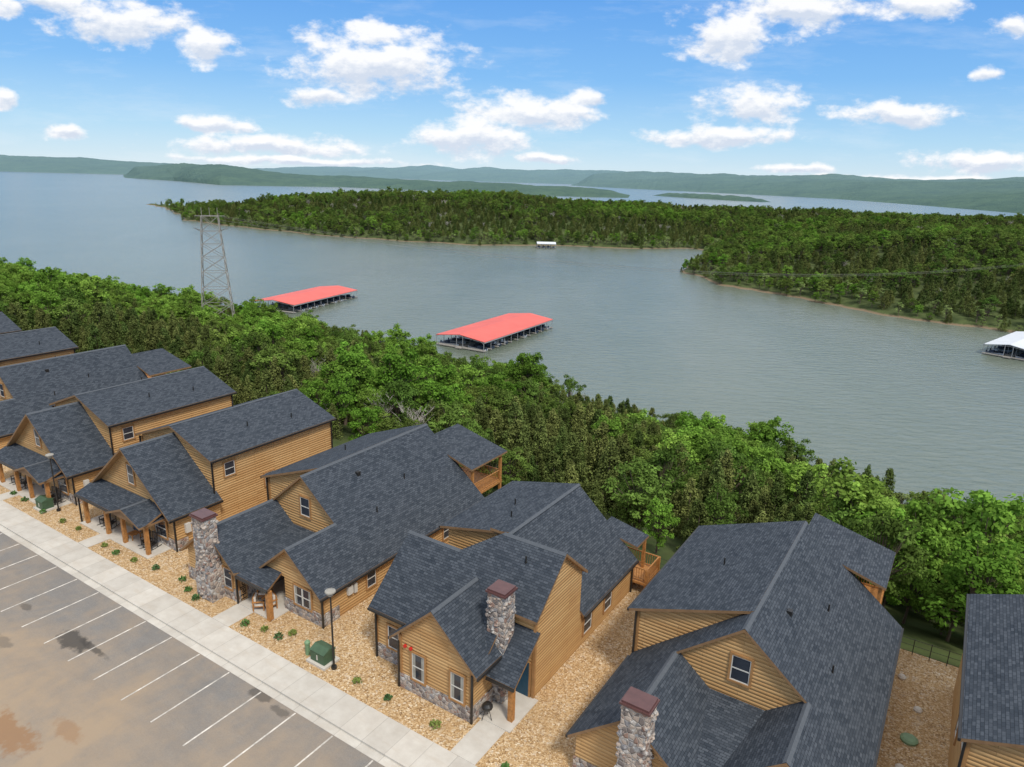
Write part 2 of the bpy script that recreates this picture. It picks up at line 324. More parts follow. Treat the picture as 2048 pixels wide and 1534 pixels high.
    t.box(-5.4,4.7,22.02,26.6,1.75,1.95,'post')
    for x in(4.6,0): t.box(x-.1,x+.1,26.3,26.5,-6,4.5,'post')
    t.box(-5.4,-5.2,26.3,26.5,-6,2.9,'post')
    t.box(4.5,4.7,22.3,22.5,-4,4.5,'post')
    railing(t,4.6,22.3,4.6,26.4,1.95); railing(t,4.6,26.4,-5.3,26.4,1.95)
    t.obj("porch_and_deck",par)
    chimney(par,-2.7,3.45,-.3,5.75,1.2,.95,base=1.6)
    return par
def typeE(s0,dt=0):
    w=st2w(s0,dt); par=empty("log_cabin",(w[0],w[1],0),ROT)
    zf=lambda x:7.0-.8*abs(x); zr=lambda x:7.67-.36*abs(x)
    r=MB(RM)
    for sg in(1,-1):
        pts=[(0,4.9,7.0),(sg*5.35,4.9,zf(5.35)),(sg*5.35,9.3,zf(5.35)),(0,9.3,7.0)]
        r.slab(pts if sg>0 else pts[::-1])
        pts=[(0,8.85,7.67),(sg*4.95,8.85,zr(4.95)),(sg*4.95,21.4,zr(4.95)),(0,21.4,7.67)]
        r.slab(pts if sg>0 else pts[::-1])
    r.slab([(-5.1,5.5,3.2),(-5.1,3.65,2.45),(4.3,3.65,2.45),(4.3,5.5,3.2)])
    gx=2.1; 
    r.slab([(gx,3.3,3.35),(gx+2.2,3.3,2.5),(gx+2.2,5.5,2.5),(gx,5.5,3.35)]); r.slab([(gx,3.3,3.35),(gx,5.5,3.35),(gx-2.2,5.5,2.5),(gx-2.2,3.3,2.5)])
    ridgecap(r,(0,4.88,7),(0,9.2,7)); ridgecap(r,(0,8.83,7.67),(0,21.4,7.67),sl=.36); ridgecap(r,(gx,3.3,3.35),(gx,5.3,3.35),sl=.38)
    gutter(r,4.95,5.06,8.85,21.4,zr(4.95)); gutter(r,5.35,5.46,4.9,9.3,zf(5.35)); gutter(r,-5.06,-4.95,8.85,21.4,zr(4.95)); gutter(r,-5.1,-.1,3.55,3.65,2.45)
    vent(r,2.6,14,zr(2.6)); vent(r,3.2,18,zr(3.2)); vent(r,-2,16,zr(2))
    r.obj("roof",par)
    b=MB(WM); B=-1.5
    b.poly([(-5.05,5.5,B),(5.05,5.5,B),(5.05,5.5,zf(5.05)-.1),(0,5.5,6.9),(-5.05,5.5,zf(5.05)-.1)],'log')
    for sg in(1,-1):
        b.poly([(sg*5.05,5.5,B),(sg*5.05,9.25,B),(sg*5.05,9.25,zf(5.05)-.1),(sg*5.05,5.5,zf(5.05)-.1)],'log')
        b.poly([(sg*4.65,9.2,B),(sg*4.65,21.1,B),(sg*4.65,21.1,zr(4.65)-.1),(sg*4.65,9.2,zr(4.65)-.1)],'log')
    b.poly([(-4.65,9.2,B),(4.65,9.2,B),(4.65,9.2,zr(4.65)-.1),(0,9.2,7.57),(-4.65,9.2,zr(4.65)-.1)],'log')
    b.poly([(-4.65,21.1,-4),(4.65,21.1,-4),(4.65,21.1,zr(4.65)-.1),(0,21.1,7.57),(-4.65,21.1,zr(4.65)-.1)],'log')
    b.poly([(-5.05,9.25,B),(5.05,9.25,B),(5.05,9.25,2.8),(-5.05,9.25,2.8)],'log')
    b.box(2.2,5.1,5.42,5.48,B,.8,'stone'); b.box(5.07,5.12,5.48,6.4,B,.8,'stone')
    for sg in(1,-1): b.box(sg*4.65-.08,sg*4.65+.08,9.1,9.18,2.5,5.7,'trim')
    window(b,(0,5.48,4.75),'f',.8,1.5); window(b,(3.4,5.4,1.45),'f',1.4,1.4); window(b,(-3.2,5.46,1.45),'f',1.4,1.4)
    b.box(-.5,.5,5.38,5.46,0,2.1,'door'); b.box(-.62,-.5,5.38,5.47,0,2.2,'trim'); b.box(.5,.62,5.38,5.47,0,2.2,'trim')
    for sg,a in((1,'r'),(-1,'l')):
        window(b,(sg*4.65,10.6,4.7),a,.9,1.1); window(b,(sg*4.65,14.2,2.6),a,.9,1.1); 
    b.box(5.07,5.3,6.2,6.6,1.2,1.9,'sash')
    b.obj("walls",par)
    t=MB(TM)
    downspout(t,4.78,9.05,5.7); downspout(t,5.15,5.4,2.6); downspout(t,4.78,21.0,5.7,-2); downspout(t,-4.78,9.05,5.7); downspout(t,-5.0,3.8,2.3)
    for x in(-4.4,-1.4,.9,3.9): t.box(x-.13,x+.13,3.85,4.11,0,2.35 if x<0 else 2.45,'post')
    t.box(-4.9,4.2,3.9,4.05,2.2,2.33,'post')
    t.box(-4.9,4.4,3.6,5.5,-.1,.04,'conc'); t.box(-1.9,-.6,1.96,3.6,-.1,.03,'conc')
    t.poly([(gx-1.95,3.5,2.45),(gx+1.95,3.5,2.45),(gx,3.5,3.2)],'fascia')
    t.obj("porch",par)
    return par
def typeC(s0,dt=0):
    w=st2w(s0,dt); par=empty("log_cabin",(w[0],w[1],0),ROT)
    zf=lambda y:7.67-.905*(9.9-y); zb=lambda y:7.67-.86*(y-9.9); zm=lambda x:6.6-.904*(x-2.4)
    r=MB(RM)
    r.slab([(-2.75,5.0,zf(5)),(5.4,5.0,zf(5)),(5.4,7.0,zf(7)),(7.2,7.0,zf(7)),(7.2,9.9,7.67),(3.2,9.9,7.67),(1.1,8.6,zf(8.6)),(-2.75,8.6,zf(8.6))])
    r.slab([(7.2,9.9,7.67),(7.2,12.65,zb(12.65)),(2.2,12.65,zb(12.65)),(2.2,9.9,7.67)])
    r.slab([(1.1,8.6,zf(8.6)),(1.1,12.0,3.6),(-2.75,12.0,3.6),(-2.75,8.6,zf(8.6))])
    r.slab([(1.1,8.62,zf(8.6)-.03),(3.2,9.92,7.64),(2.4,11.3,6.6),(1.1,11.0,5.9)])
    r.slab([(2.4,10.4,6.6),(6.8,10.4,zm(6.8)),(6.8,12.6,zm(6.8)),(7.15,12.6,zm(7.15)),(7.15,20.4,zm(7.15)),(2.4,20.4,6.6)])
    r.slab([(-2.95,11.75,5.42),(2.38,11.75,6.63),(2.38,20.4,6.63),(-2.95,20.4,5.42)])
    zg=lambda x:5.78-.92*abs(x-2.85)
    r.slab([(2.85,3.75,5.78),(5.75,3.75,zg(5.75)),(5.75,6.9,zg(5.75)),(5.1,7.8,zg(5.1)),(2.85,7.8,5.78)])
    r.slab([(2.85,3.75,5.78),(2.85,7.8,5.78),(-.05,7.8,zg(-.05)),(-.05,3.75,zg(-.05))])
    r.slab([(5.45,7.4,4.2),(5.45,5.0,2.35),(7.2,5.0,2.35),(7.2,7.4,4.2)])
    r.slab([(4.2,20.3,3.9),(7.1,20.3,3.3),(7.1,22.3,3.3),(4.2,22.3,3.9)])
    ridgecap(r,(2.85,3.75,5.78),(2.85,7.7,5.78),sl=.9); ridgecap(r,(-2.75,8.6,zf(8.6)),(1.1,8.6,zf(8.6)),sl=.9); ridgecap(r,(3.2,9.9,7.67),(7.2,9.9,7.67),sl=.9); ridgecap(r,(2.4,11.2,6.63),(2.4,20.4,6.63),sl=.7)
    gutter(r,-2.75,0,4.9,5.0,zf(5)); gutter(r,7.15,7.26,12.6,20.4,zm(7.15)); gutter(r,-3.06,-2.95,11.75,20.4,5.42); gutter(r,5.75,5.84,3.75,6.5,zg(5.75)); gutter(r,-.14,-.05,3.75,4.9,zg(-.05)); gutter(r,5.5,7.2,4.9,5.0,2.35)
    vent(r,0,16,6.1); vent(r,5.2,9.0,zf(9.0)); vent(r,1,14,6.3)
    r.obj("roof",par)
    b=MB(WM); B=-1.5
    b.poly([(.5,4.1,B),(5.2,4.1,B),(5.2,4.1,zg(5.2)-.1),(2.85,4.1,5.68),(.5,4.1,zg(.5)-.1)],'log')
    b.poly([(.5,4.1,B),(.5,5.3,B),(.5,5.3,3.5),(.5,4.1,3.5)],'log'); b.poly([(5.2,4.1,B),(5.2,7.4,B),(5.2,7.4,3.55),(5.2,4.1,3.55)],'log')
    b.poly([(-2.4,5.3,B),(.5,5.3,B),(.5,5.3,zf(5.3)-.12),(-2.4,5.3,zf(5.3)-.12)],'log')
    b.poly([(-2.4,5.3,B),(-2.4,12,B),(-2.4,12,3.5),(-2.4,8.6,zf(8.6)-.12),(-2.4,5.3,zf(5.3)-.12)],'log')
    b.poly([(-2.5,12.05,B),(-2.5,20,B),(-2.5,20,5.4),(-2.5,12.05,5.4)],'log')
    b.poly([(-2.5,12.05,B),(2.3,12.05,B),(2.3,12.05,6.45),(-2.5,12.05,5.38)],'log')
    b.poly([(5.2,7.4,B),(6.9,7.4,B),(6.9,7.4,zf(7.4)-.12),(5.2,7.4,zf(7.4)-.12)],'log')
    b.poly([(6.9,7.4,B),(6.9,12.5,B),(6.9,12.5,zb(12.5)-.12),(6.9,9.9,7.53),(6.9,7.4,zf(7.4)-.12)],'log')
    b.poly([(6.8,12.45,B),(3.5,12.45,B),(3.5,12.45,5.2),(6.8,12.45,5.2)],'log')
    b.poly([(6.9,12.5,B),(6.9,20.1,B),(6.9,20.1,zm(6.9)-.1),(6.9,12.5,zm(6.9)-.1)],'log')
    b.poly([(-2.5,20.1,-4),(6.9,20.1,-4),(6.9,20.1,zm(6.9)-.1),(2.4,20.1,6.45),(-2.5,20.1,5.3)],'log')
    b.box(.42,5.28,4.02,4.08,B,.9,'stone'); b.box(5.22,5.28,4.08,7.38,B,.9,'stone'); b.box(-2.46,.4,5.22,5.28,B,.9,'stone')
    for x,y,z in((.5,4.1,3.3),(5.2,4.1,3.3),(-2.4,5.3,3.2),(6.9,7.4,5.1)): b.box(x-.08,x+.07,y-.07,y+.08,0,z,'trim')
    window(b,(1.75,4.06,1.75),'f',.85,1.6,True); window(b,(4.35,4.06,1.75),'f',.85,1.6,True); window(b,(-1.1,5.26,1.7),'f',.8,1.4)
    for y in(13.6,16.4): window(b,(6.9,y,1.25),'r',1.0,1.25)
    b.box(5.75,6.65,7.29,7.37,0,2.1,'door'); b.box(5.63,5.75,7.29,7.38,0,2.2,'trim'); b.box(6.65,6.77,7.29,7.38,0,2.2,'trim')
    b.obj("walls",par)
    t=MB(TM)
    downspout(t,5.3,4.0,2.9); downspout(t,-2.35,5.15,3.2); downspout(t,.4,4.0,2.9); downspout(t,7.0,20,2.2)
    t.box(6.7,6.98,5.2,5.48,0,2.45,'post'); t.box(5.35,6.98,5.22,5.4,2.15,2.35,'post'); t.box(5.3,7.25,4.6,7.4,-.1,.04,'conc')
    t.box(2.6,8.0,20.12,22.6,.7,.85,'post')
    for x,y in((7.9,20.3),(7.9,22.5),(2.7,22.5),(6.9,22.1)): t.box(x-.09,x+.09,y-.09,y+.09,-5,1.8 if x!=6.9 else 3.3,'post')
    railing(t,7.9,20.3,7.9,22.5,.85); railing(t,7.9,22.5,2.7,22.5,.85); railing(t,7.9,20.3,7.0,20.3,.85)
    t.obj("porch_and_deck",par)
    chimney(par,5.3,6.5,-.3,6.5,1.05,1.0,base=0)
    return par
typeD(-12.76,0); typeD(16.85,.4); typeD(-57.3,-.1)
typeC(0,0)
typeE(-27.5,0); typeE(-40.9,-.4); typeE(-70.8,-.4); typeE(-85.4,-.2); typeE(30.6,.4)
# ---------------------------------------------------------------- fire bells, sign text
bell=plain("red_alarm_paint",(.5,.02,.015),.35)
b=MB(['x']); 
for x in(.85,1.25): b.cyl((x,4.06,2.75),(x,3.96,2.75),.1,'x',10)
street(b,"fire_alarm_bell",{'x':bell})
fc=bpy.data.curves.new("hello_sign_text",'FONT'); fc.body="Hello"; fc.size=.6; fc.extrude=.01
tm=plain("sign_letter_paint",(.02,.018,.016),.6); fc.materials.append(tm)
sg=empty("porch_sign",(*st2w(-12.76,0),0),ROT)
bd=MB(['soffit']); bd.box(-.5,-.46,4.12,4.56,.1,1.62,'soffit'); bd.obj("board",sg)
to=bpy.data.objects.new("lettering",fc); C.objects.link(to); to.parent=sg
to.matrix_local=Matrix(((0,0,1,-.445),(0,-1,0,4.46),(1,0,0,.14),(0,0,0,1)))
# ---------------------------------------------------------------- street level
asp=mat_asphalt(); con=mat_conc(); grav=mat_gravel(); whitep=plain("worn_white_paint",(.52,.48,.42),.8,var=.4,scale=2.5)
b=MB(['x']); b.box(-200,120,-60,-.45,-.6,-.13,'x'); street(b,"parking_lot",{'x':asp})
b=MB(['x']); b.box(-200,120,-.45,0,-.6,-.122,'x'); b.box(-200,120,0,.18,-.6,.0,'x'); street(b,"kerb",{'x':con})
b=MB(['x']); b.box(-200,120,.185,1.95,-.6,-.003,'x'); street(b,"sidewalk",{'x':con})
b=MB(['x'])
for i in range(-60,40):
    s=i*2.74; b.box(s-.045,s+.045,-5.1,-.5,-.129,-.126,'x')
street(b,"parking_stall_markings",{'x':whitep})
b=MB(['x']); b.box(-200,120,1.95,24,-.6,-.02,'x'); street(b,"gravel_yard",{'x':grav})
b=MB(['x']); b.box(5.5,7.0,1.96,4.6,-.1,.0,'x'); b.box(-13.3,-11.7,1.96,3.85,-.1,.0,'x'); b.box(16.2,17.8,1.96,4.2,-.1,.0,'x'); street(b,"front_walkway",{'x':M['conc']})
lampg=plain("lamp_lens",(.30,.28,.24),.3)
def lamp(s,t,h):
    b=MB(['d','g']); b.cyl((0,0,-.1),(0,0,.15),.16,'d',10); b.cyl((0,0,.1),(0,0,h),.06,'d',8,.045)
    b.lathe((0,0,h),[(.05,0),(.13,.04),(.15,.1)],'d'); b.lathe((0,0,h+.1),[(.15,0),(.2,.22)],'g'); b.lathe((0,0,h+.32),[(.2,0),(.31,.01),(.29,.07),(.1,.14),(.001,.15)],'g')
    street(b,"street_lamp",{'d':M['dark'],'g':lampg},s=s,t=t)
lamp(-3.6,3.0,4.6); lamp(-35.9,3.7,4.5); lamp(-68,3.7,4.6)
grn=plain("transformer_green",(.055,.10,.055),.5)
def transformer(s,t):
    b=MB(['g','c']); b.box(-.75,.75,-.6,.6,-.05,.12,'c'); b.box(-.55,.55,-.42,.42,.12,.78,'g'); b.poly([(-.58,-.46,.8),(.58,-.46,.8),(.58,.0,1.0),(-.58,.0,1.0)],'g'); b.poly([(-.58,.0,1.0),(.58,.0,1.0),(.58,.46,.86),(-.58,.46,.86)],'g')
    for sg in(-1,1): b.poly([(sg*.58,-.46,.76),(sg*.58,-.46,.8),(sg*.58,0,1.0),(sg*.58,.46,.86),(sg*.58,.46,.76)],'g')
    b.box(-.04,.04,-.45,-.42,.3,.6,'c'); street(b,"utility_transformer",{'g':grn,'c':M['conc']},s=s,t=t)
transformer(-4.6,3.1); transformer(-37.2,3.3)
b=MB(['g']); b.cyl((0,0,-.05),(0,0,.7),.14,'g',10); b.lathe((0,0,.7),[(.17,0),(.17,.12),(.1,.2),(.001,.22)],'g'); street(b,"utility_pedestal",{'g':plain("pedestal_green",(.16,.26,.14),.5)},s=-5.75,t=3.0)
b=MB(['d']); b.lathe((0,0,.75),[(.001,-.25),(.15,-.22),(.27,-.08),(.3,0),(.28,.1),(.18,.22),(.001,.27)],'d',14)
for i in range(3):
    a=i*2.1; b.cyl((.12*math.cos(a),.12*math.sin(a),.6),(.3*math.cos(a),.3*math.sin(a),0),.02,'d',5)
b.cyl((-.06,0,1.06),(.06,0,1.06),.02,'d',5); street(b,"kettle_grill",{'d':M['dark']},s=5.75,t=4.75)
def rocker(s,t,rot,z=.04):
    w=st2w(s,t); b=MB(['d']); 
    b.box(-.27,.27,-.25,.25,.4,.44,'d')
    for x in(-.25,.25):
        b.box(x-.025,x+.025,-.27,-.22,.05,.65,'d'); b.cyl((x,.22,.05),(x,.38,1.15),.028,'d',5); b.box(x-.04,x+.04,-.3,.28,.64,.67,'d')
        pr=None
        for i in range(7):
            a=-.5+i/6*1.15; p=(x,a,.03+.12*(a-.05)**2)
            if pr: b.cyl(pr,p,.022,'d',4)
            pr=p
    for i in range(6): x=-.2+i*.08; b.cyl((x,.25,.44),(x,.37,1.1),.016,'d',4)
    b.box(-.27,.27,.35,.4,1.08,1.17,'d')
    b.obj("rocking_chair",None,(w[0],w[1],z),ROT+rot,{'d':M['dark']})
for s,t in((-30.6,4.6),(-29.7,4.6),(-24.9,4.55),(-24.2,4.6),(-44.2,4.2),(-42.6,4.2),(-38.0,4.2),(-37.3,4.2)): rocker(s,t,random.uniform(-.4,.4))
cush=plain("seat_cushion",(.60,.55,.47),.9)
def armchair(s,t,rot):
    w=st2w(s,t); b=MB(['w','c'])
    for x in(-.36,.36):
        for y in(-.32,.32): b.box(x-.035,x+.035,y-.035,y+.035,0,.62 if y<0 else .85,'w')
        b.box(x-.05,x+.05,-.38,.38,.6,.65,'w')
    b.box(-.33,.33,-.34,.34,.25,.31,'w'); b.box(-.33,.33,.28,.36,.55,.88,'w')
    b.box(-.31,.31,-.34,.25,.312,.46,'c'); b.box(-.31,.31,.14,.27,.465,.92,'c')
    b.obj("patio_armchair",None,(w[0],w[1],.06),ROT+rot,{'w':M['post'],'c':cush})
armchair(-12.4,5.3,.5); armchair(-11.2,4.7,-.3); armchair(-11.7,4.3,2.3)
b=MB(['w']); b.box(-.35,.35,-.35,.35,.4,.45,'w')
for x in(-.3,.3):
    for y in(-.3,.3): b.box(x-.03,x+.03,y-.03,y+.03,0,.4,'w')
street(b,"patio_table",{'w':M['post']},s=-26.7,t=4.7,z=.04)
b=MB(['d'])
for i in range(0,56):
    s=7.5+i*.9
    b.cyl((s,23.7,-.1),(s,23.7,1.05),.025,'d',5)
for z in(.15,.6,1.0): b.cyl((7.5,23.7,z),(57,23.7,z),.014,'d',4)
street(b,"wire_fence",{'d':M['dark']})
b=MB(['g']); b.lathe((24.2,15.8,-.02),[(.4,0),(.42,.12),(.3,.2),(.001,.24)],'g',14); street(b,"septic_lid",{'g':plain("lid_green",(.2,.3,.17),.6)})
for s,t in((24.4,18.5),(24.0,13.5),(23.4,21)):
    b=MB(['x']); b.lathe((0,0,0),[(.22,-.02),(.24,.06),(.15,.16),(.001,.19)],'x',7); street(b,"yard_rock",{'x':cush},s=s,t=t)
# ---------------------------------------------------------------- trees
def build_tree(name,kind,seed,leafmat,barkmat):
    g=np.random.default_rng(seed); rd=random.Random(seed)
    cs=[];ns=[];sz=[];ti=[]
    b=MB(['k'])
    if kind=='cedar':
        H=8.; R=rd.uniform(2.0,2.7); lean=rd.uniform(.55,.95)
        b.cyl((0,0,-1),(0,0,H*.9),.2,'k',6,.03)
        for i in range(105):
            f=rd.random()**1.15; z=.6+f*(H-.8); rr=R*(1-f)**lean*rd.uniform(.5,1.15)+.12; a=rd.uniform(0,6.283)
            c=np.array([rr*math.cos(a)*.8,rr*math.sin(a)*.8,z]); cr=.28+.40*(1-f)*rd.uniform(.6,1.2)
            n=32; d=g.normal(size=(n,3)); d/=np.linalg.norm(d,axis=1)[:,None]
            p=c+d*cr*g.uniform(.5,1.1,n)[:,None]*np.array([1,1,1.3])
            nn=d*.6+g.normal(size=(n,3))*.5+np.array([0,0,.35]); nn/=np.linalg.norm(nn,axis=1)[:,None]
            cs.append(p);ns.append(nn);sz.append(np.full(n,.145)); ti.append(np.full(n,rd.uniform(.6,1.4)))
    elif kind=='bare':
        H=6.5
        b.cyl((0,0,-1),(0,0,H*.6),.14,'k',6,.07)
        for i in range(80):
            z=rd.uniform(1.5,H*.75); a=rd.uniform(0,6.28); L=rd.uniform(1.,2.4); e=rd.uniform(.2,1.2)
            p=(0,0,z*.75); q=(L*math.cos(a),L*math.sin(a),z*.75+L*e); b.cyl(p,q,.035,'k',3,.015,False)
            for j in range(5):
                f=rd.uniform(.4,1); s0=[p[i]+(q[i]-p[i])*f for i in range(3)]; b.cyl(s0,[s0[0]+rd.uniform(-.6,.6),s0[1]+rd.uniform(-.6,.6),s0[2]+rd.uniform(.1,.7)],.02,'k',3,.01,False)
        for i in range(26):
            n=14; c=np.array([rd.uniform(-1.6,1.6),rd.uniform(-1.6,1.6),rd.uniform(1.5,5)]); cs.append(c+g.normal(size=(n,3))*.35); nn=g.normal(size=(n,3)); nn/=np.linalg.norm(nn,axis=1)[:,None]; ns.append(nn); sz.append(np.full(n,.12)); ti.append(np.full(n,1.))
    else:
        big=kind=='dec'
        H=8.5 if big else 7.; R=rd.uniform(2.5,3.2) if big else 2.0; zc=H*.60; rz=H*.42
        b.cyl((0,0,-1.),(0,0,H*.55),.22,'k',6,.1)
        ncl=52 if big else 26
        for i in range(ncl):
            d=np.array([rd.gauss(0,1),rd.gauss(0,1),rd.gauss(0.25,1)]); d/=np.linalg.norm(d); q=rd.uniform(.45,1.05)
            c=np.array([d[0]*R*q,d[1]*R*q,zc+d[2]*rz*q]); cr=rd.uniform(.4,.95)*(1 if big else .8)
            b.cyl((0,0,H*.35),tuple(c),.07,'k',4,.02,False)
            n=70 if big else 40; dd=g.normal(size=(n,3)); dd[:,2]=np.abs(dd[:,2])*1.1-.35; dd/=np.linalg.norm(dd,axis=1)[:,None]
            p=c+dd*cr*g.uniform(.5,1.15,n)[:,None]*np.array([1,1,.75])
            nn=dd*.8+g.normal(size=(n,3))*.5+np.array([0,0,.4]); nn/=np.linalg.norm(nn,axis=1)[:,None]
            cs.append(p);ns.append(nn);sz.append(np.full(n,.17)); ti.append(np.full(n,rd.uniform(.68,1.32)))
    cs=np.concatenate(cs);ns=np.concatenate(ns);sz=np.concatenate(sz);ti=np.concatenate(ti)
    n=len(cs); r=g.normal(size=(n,3)); u=np.cross(ns,r); u/=np.linalg.norm(u,axis=1)[:,None]+1e-9; v=np.cross(ns,u)
    a=(sz*g.uniform(.7,1.3,n))[:,None]; c=(sz*g.uniform(.45,.95,n))[:,None]
    V=np.stack([cs-u*a,cs-v*c*.8,cs+u*a,cs+v*c],1).reshape(-1,3)
    ti=ti*g.uniform(.75,1.25,n)
    nb=len(b.V); verts=b.V+[tuple(q) for q in V]; faces=list(b.F)+[(nb+4*i,nb+4*i+1,nb+4*i+2,nb+4*i+3) for i in range(n)]
    me=bpy.data.meshes.new(name); me.from_pydata(verts,[],faces); me.materials.append(barkmat); me.materials.append(leafmat)
    me.polygons.foreach_set("material_index",[0]*len(b.F)+[1]*n)
    at=me.attributes.new("tint",'FLOAT','FACE'); at.data.foreach_set("value",[1.]*len(b.F)+list(map(float,ti)))
    me.update(); return bpy.data.objects.new(name,me)
bark=plain("bark",(.13,.10,.075),.9); barkg=plain("dead_bark",(.40,.37,.33),.9)
L1=mat_leaf("cedar_foliage",(.062,.098,.026),(.140,.158,.048),0)
L2=mat_leaf("oak_foliage",(.085,.155,.030),(.150,.205,.045),.2)
L3=mat_leaf("fresh_foliage",(.12,.245,.032),(.20,.31,.055),.3)
L4=mat_leaf("pale_foliage",(.21,.29,.09),(.29,.36,.13),.35)
tc=bpy.data.collections.new("tree_variants")
specs=[("t0_cedar",'cedar',11,L1,bark),("t1_cedar",'cedar',12,L1,bark),("t2_cedar",'cedar',13,L1,bark),("t3_oak",'dec',21,L2,bark),("t4_oak",'dec',22,L2,bark),("t5_oak",'dec',23,L2,bark),("t6_fresh",'dec',31,L3,bark),("t7_fresh",'dec',32,L3,bark),("t8_pale",'young',41,L4,bark),("t9_dead",'bare',51,L1,barkg)]
for sp in specs: tc.objects.link(build_tree(*sp))
def gn_forest(name,pts):
    me=bpy.data.meshes.new(name); me.from_pydata([p[:3] for p in pts],[],[])
    a=me.attributes.new("vidx",'INT','POINT'); a.data.foreach_set("value",[int(p[3]) for p in pts])
    a=me.attributes.new("vscl",'FLOAT_VECTOR','POINT'); a.data.foreach_set("vector",[q for p in pts for q in (p[4],p[4],p[4]*p[6])])
    a=me.attributes.new("vrot",'FLOAT_VECTOR','POINT'); a.data.foreach_set("vector",[q for p in pts for q in (p[7],p[8],p[5])])
    o=bpy.data.objects.new(name,me); C.objects.link(o)
    ng=bpy.data.node_groups.new(name+"_nodes",'GeometryNodeTree')
    ng.interface.new_socket("Geometry",in_out='INPUT',socket_type='NodeSocketGeometry'); ng.interface.new_socket("Geometry",in_out='OUTPUT',socket_type='NodeSocketGeometry')
    gi=ng.nodes.new("NodeGroupInput"); go=ng.nodes.new("NodeGroupOutput"); ip=ng.nodes.new("GeometryNodeInstanceOnPoints"); ci=ng.nodes.new("GeometryNodeCollectionInfo")
    ci.inputs["Collection"].default_value=tc; ci.inputs["Separate Children"].default_value=True; ci.inputs["Reset Children"].default_value=True
    def na(n,t):
        x=ng.nodes.new("GeometryNodeInputNamedAttribute"); x.data_type=t; x.inputs[0].default_value=n; return x.outputs[0]
    ng.links.new(gi.outputs[0],ip.inputs["Points"]); ng.links.new(ci.outputs[0],ip.inputs["Instance"]); ip.inputs["Pick Instance"].default_value=True
    ng.links.new(na("vidx",'INT'),ip.inputs["Instance Index"]); ng.links.new(na("vscl",'FLOAT_VECTOR'),ip.inputs["Scale"]); ng.links.new(na("vrot",'FLOAT_VECTOR'),ip.inputs["Rotation"])
    ng.links.new(ip.outputs[0],go.inputs[0])
    md=o.modifiers.new("scatter",'NODES'); md.node_group=ng; return o
# ---------------------------------------------------------------- near terrain
def interp(x,xs,ys): return float(np.interp(x,xs,ys))
SS=[-600,-400,-300,-180,-107,-44,0,35,100,300]; ST=[60,105,125,132,128,121,111,100,86,70]
def tsh(s): return interp(s,SS,ST)
def zt(s,t):
    if t<24.5: return -.3
    e=tsh(s); u=(t-24.5)/(e-24.5)
    z=-.3-27.0*u**1.03 if u<1 else -27.3-(t-e)*.25
    return z+ (mnoise.noise(Vector((s*.04,t*.04,3)))*1.6*min(1,(t-24.5)/12)*(1 if u<.9 else max(0,1-(u-.9)*8)))
gm=mat_ground()
ss=list(np.arange(-600,301,6.)); tt=[-400,-100,-60,0,24,24.5]+list(np.arange(28,200,4.))
V=[(s,t,zt(s,t)) for s in ss for t in tt]; n=len(tt)
F=[(i*n+j,(i+1)*n+j,(i+1)*n+j+1,i*n+j+1) for i in range(len(ss)-1) for j in range(n-1)]
me=bpy.data.meshes.new("ground"); me.from_pydata(V,[],F); me.materials.append(gm); me.update()
o=bpy.data.objects.new("ground",me); C.objects.link(o); o.location=(P0[0],P0[1],0); o.rotation_euler=(0,0,ROT)
R=random.Random(5); pts=[]
s=-430.
while s<150:
    t=28.
    while t<tsh(s)+1.5:
        a=s+R.uniform(-1.9,1.9); c=t+R.uniform(-1.9,1.9)
        lim=29.5+2.5*mnoise.noise(Vector((a*.1,0,9)))
        if c>lim and c<tsh(a)+1:
            x,y=st2w(a,c)
            nz=mnoise.noise(Vector((a*.035,c*.04,1)))+.5*mnoise.noise(Vector((a*.12,c*.12,5)))
            edge=(tsh(a)-c)
            bias=-.06
            if a<-90: bias+=.36*min(1,(-90-a)/60)
            if edge<28: bias+=.12
            if a>0: bias+=.14
            v=nz+bias+R.uniform(-.25,.25)
            if R.random()<.03: k=9
            elif v>.38: k=R.choice([6,7])
            elif v>.16: k=R.choice([3,4,5])
            else: k=R.choice([0,1,2])
            if edge<6 and R.random()<.12: k=8
            sc=R.uniform(.6,1.05)*(.85 if c<38 else 1)
            if k in(3,4,5): sc*=R.uniform(.7,1.1)
            if k in(6,7): sc*=R.uniform(.75,1.35)
            if k<3: sc*=R.uniform(.7,1.05)
            if edge<14: sc*=1.12
            pts.append((x,y,zt(a,c)-.2,k,sc,R.uniform(0,6.28),R.uniform(.85,1.15),R.uniform(-.1,.1),R.uniform(-.1,.1)))
        t+=2.85
    s+=2.85
gn_forest("forest",pts)
shm=[plain("shrub_leaf",c_,.7) for c_ in((.07,.15,.03),(.16,.2,.04),(.05,.11,.03))]
for s_,t_ in [(-33.6,2.9),(-31.4,3.),(-27.3,2.8),(-25.6,2.7),(-23.6,2.9),(-21.4,3.2),(-17.2,2.9),(-15.9,2.6),(-11.0,2.7),(-9.6,3.0),(-8.3,3.0),(-1.7,2.9),(.6,2.9),(3.9,2.8),(8.3,2.6),(9.9,2.7),(-40,3),(-42,3),(-45,2.8),(-7.9,3.7),(-18.6,3.4),(-36.5,2.8)]:
    b=MB(['g']); rr=random.uniform(.17,.28)
    for i in range(80):
        d=Vector((random.gauss(0,1),random.gauss(0,1),abs(random.gauss(0,1)))).normalized()*rr*random.uniform(.6,1.2)+Vector((0,0,.05)); u=Vector((random.gauss(0,1),random.gauss(0,1),random.gauss(0,1))).normalized()*.07; v=u.orthogonal()
        b.poly([d-u,d-v*.6,d+u,d+v*.6],'g')
    street(b,"shrub",{'g':random.choice(shm)},s=s_,t=t_)
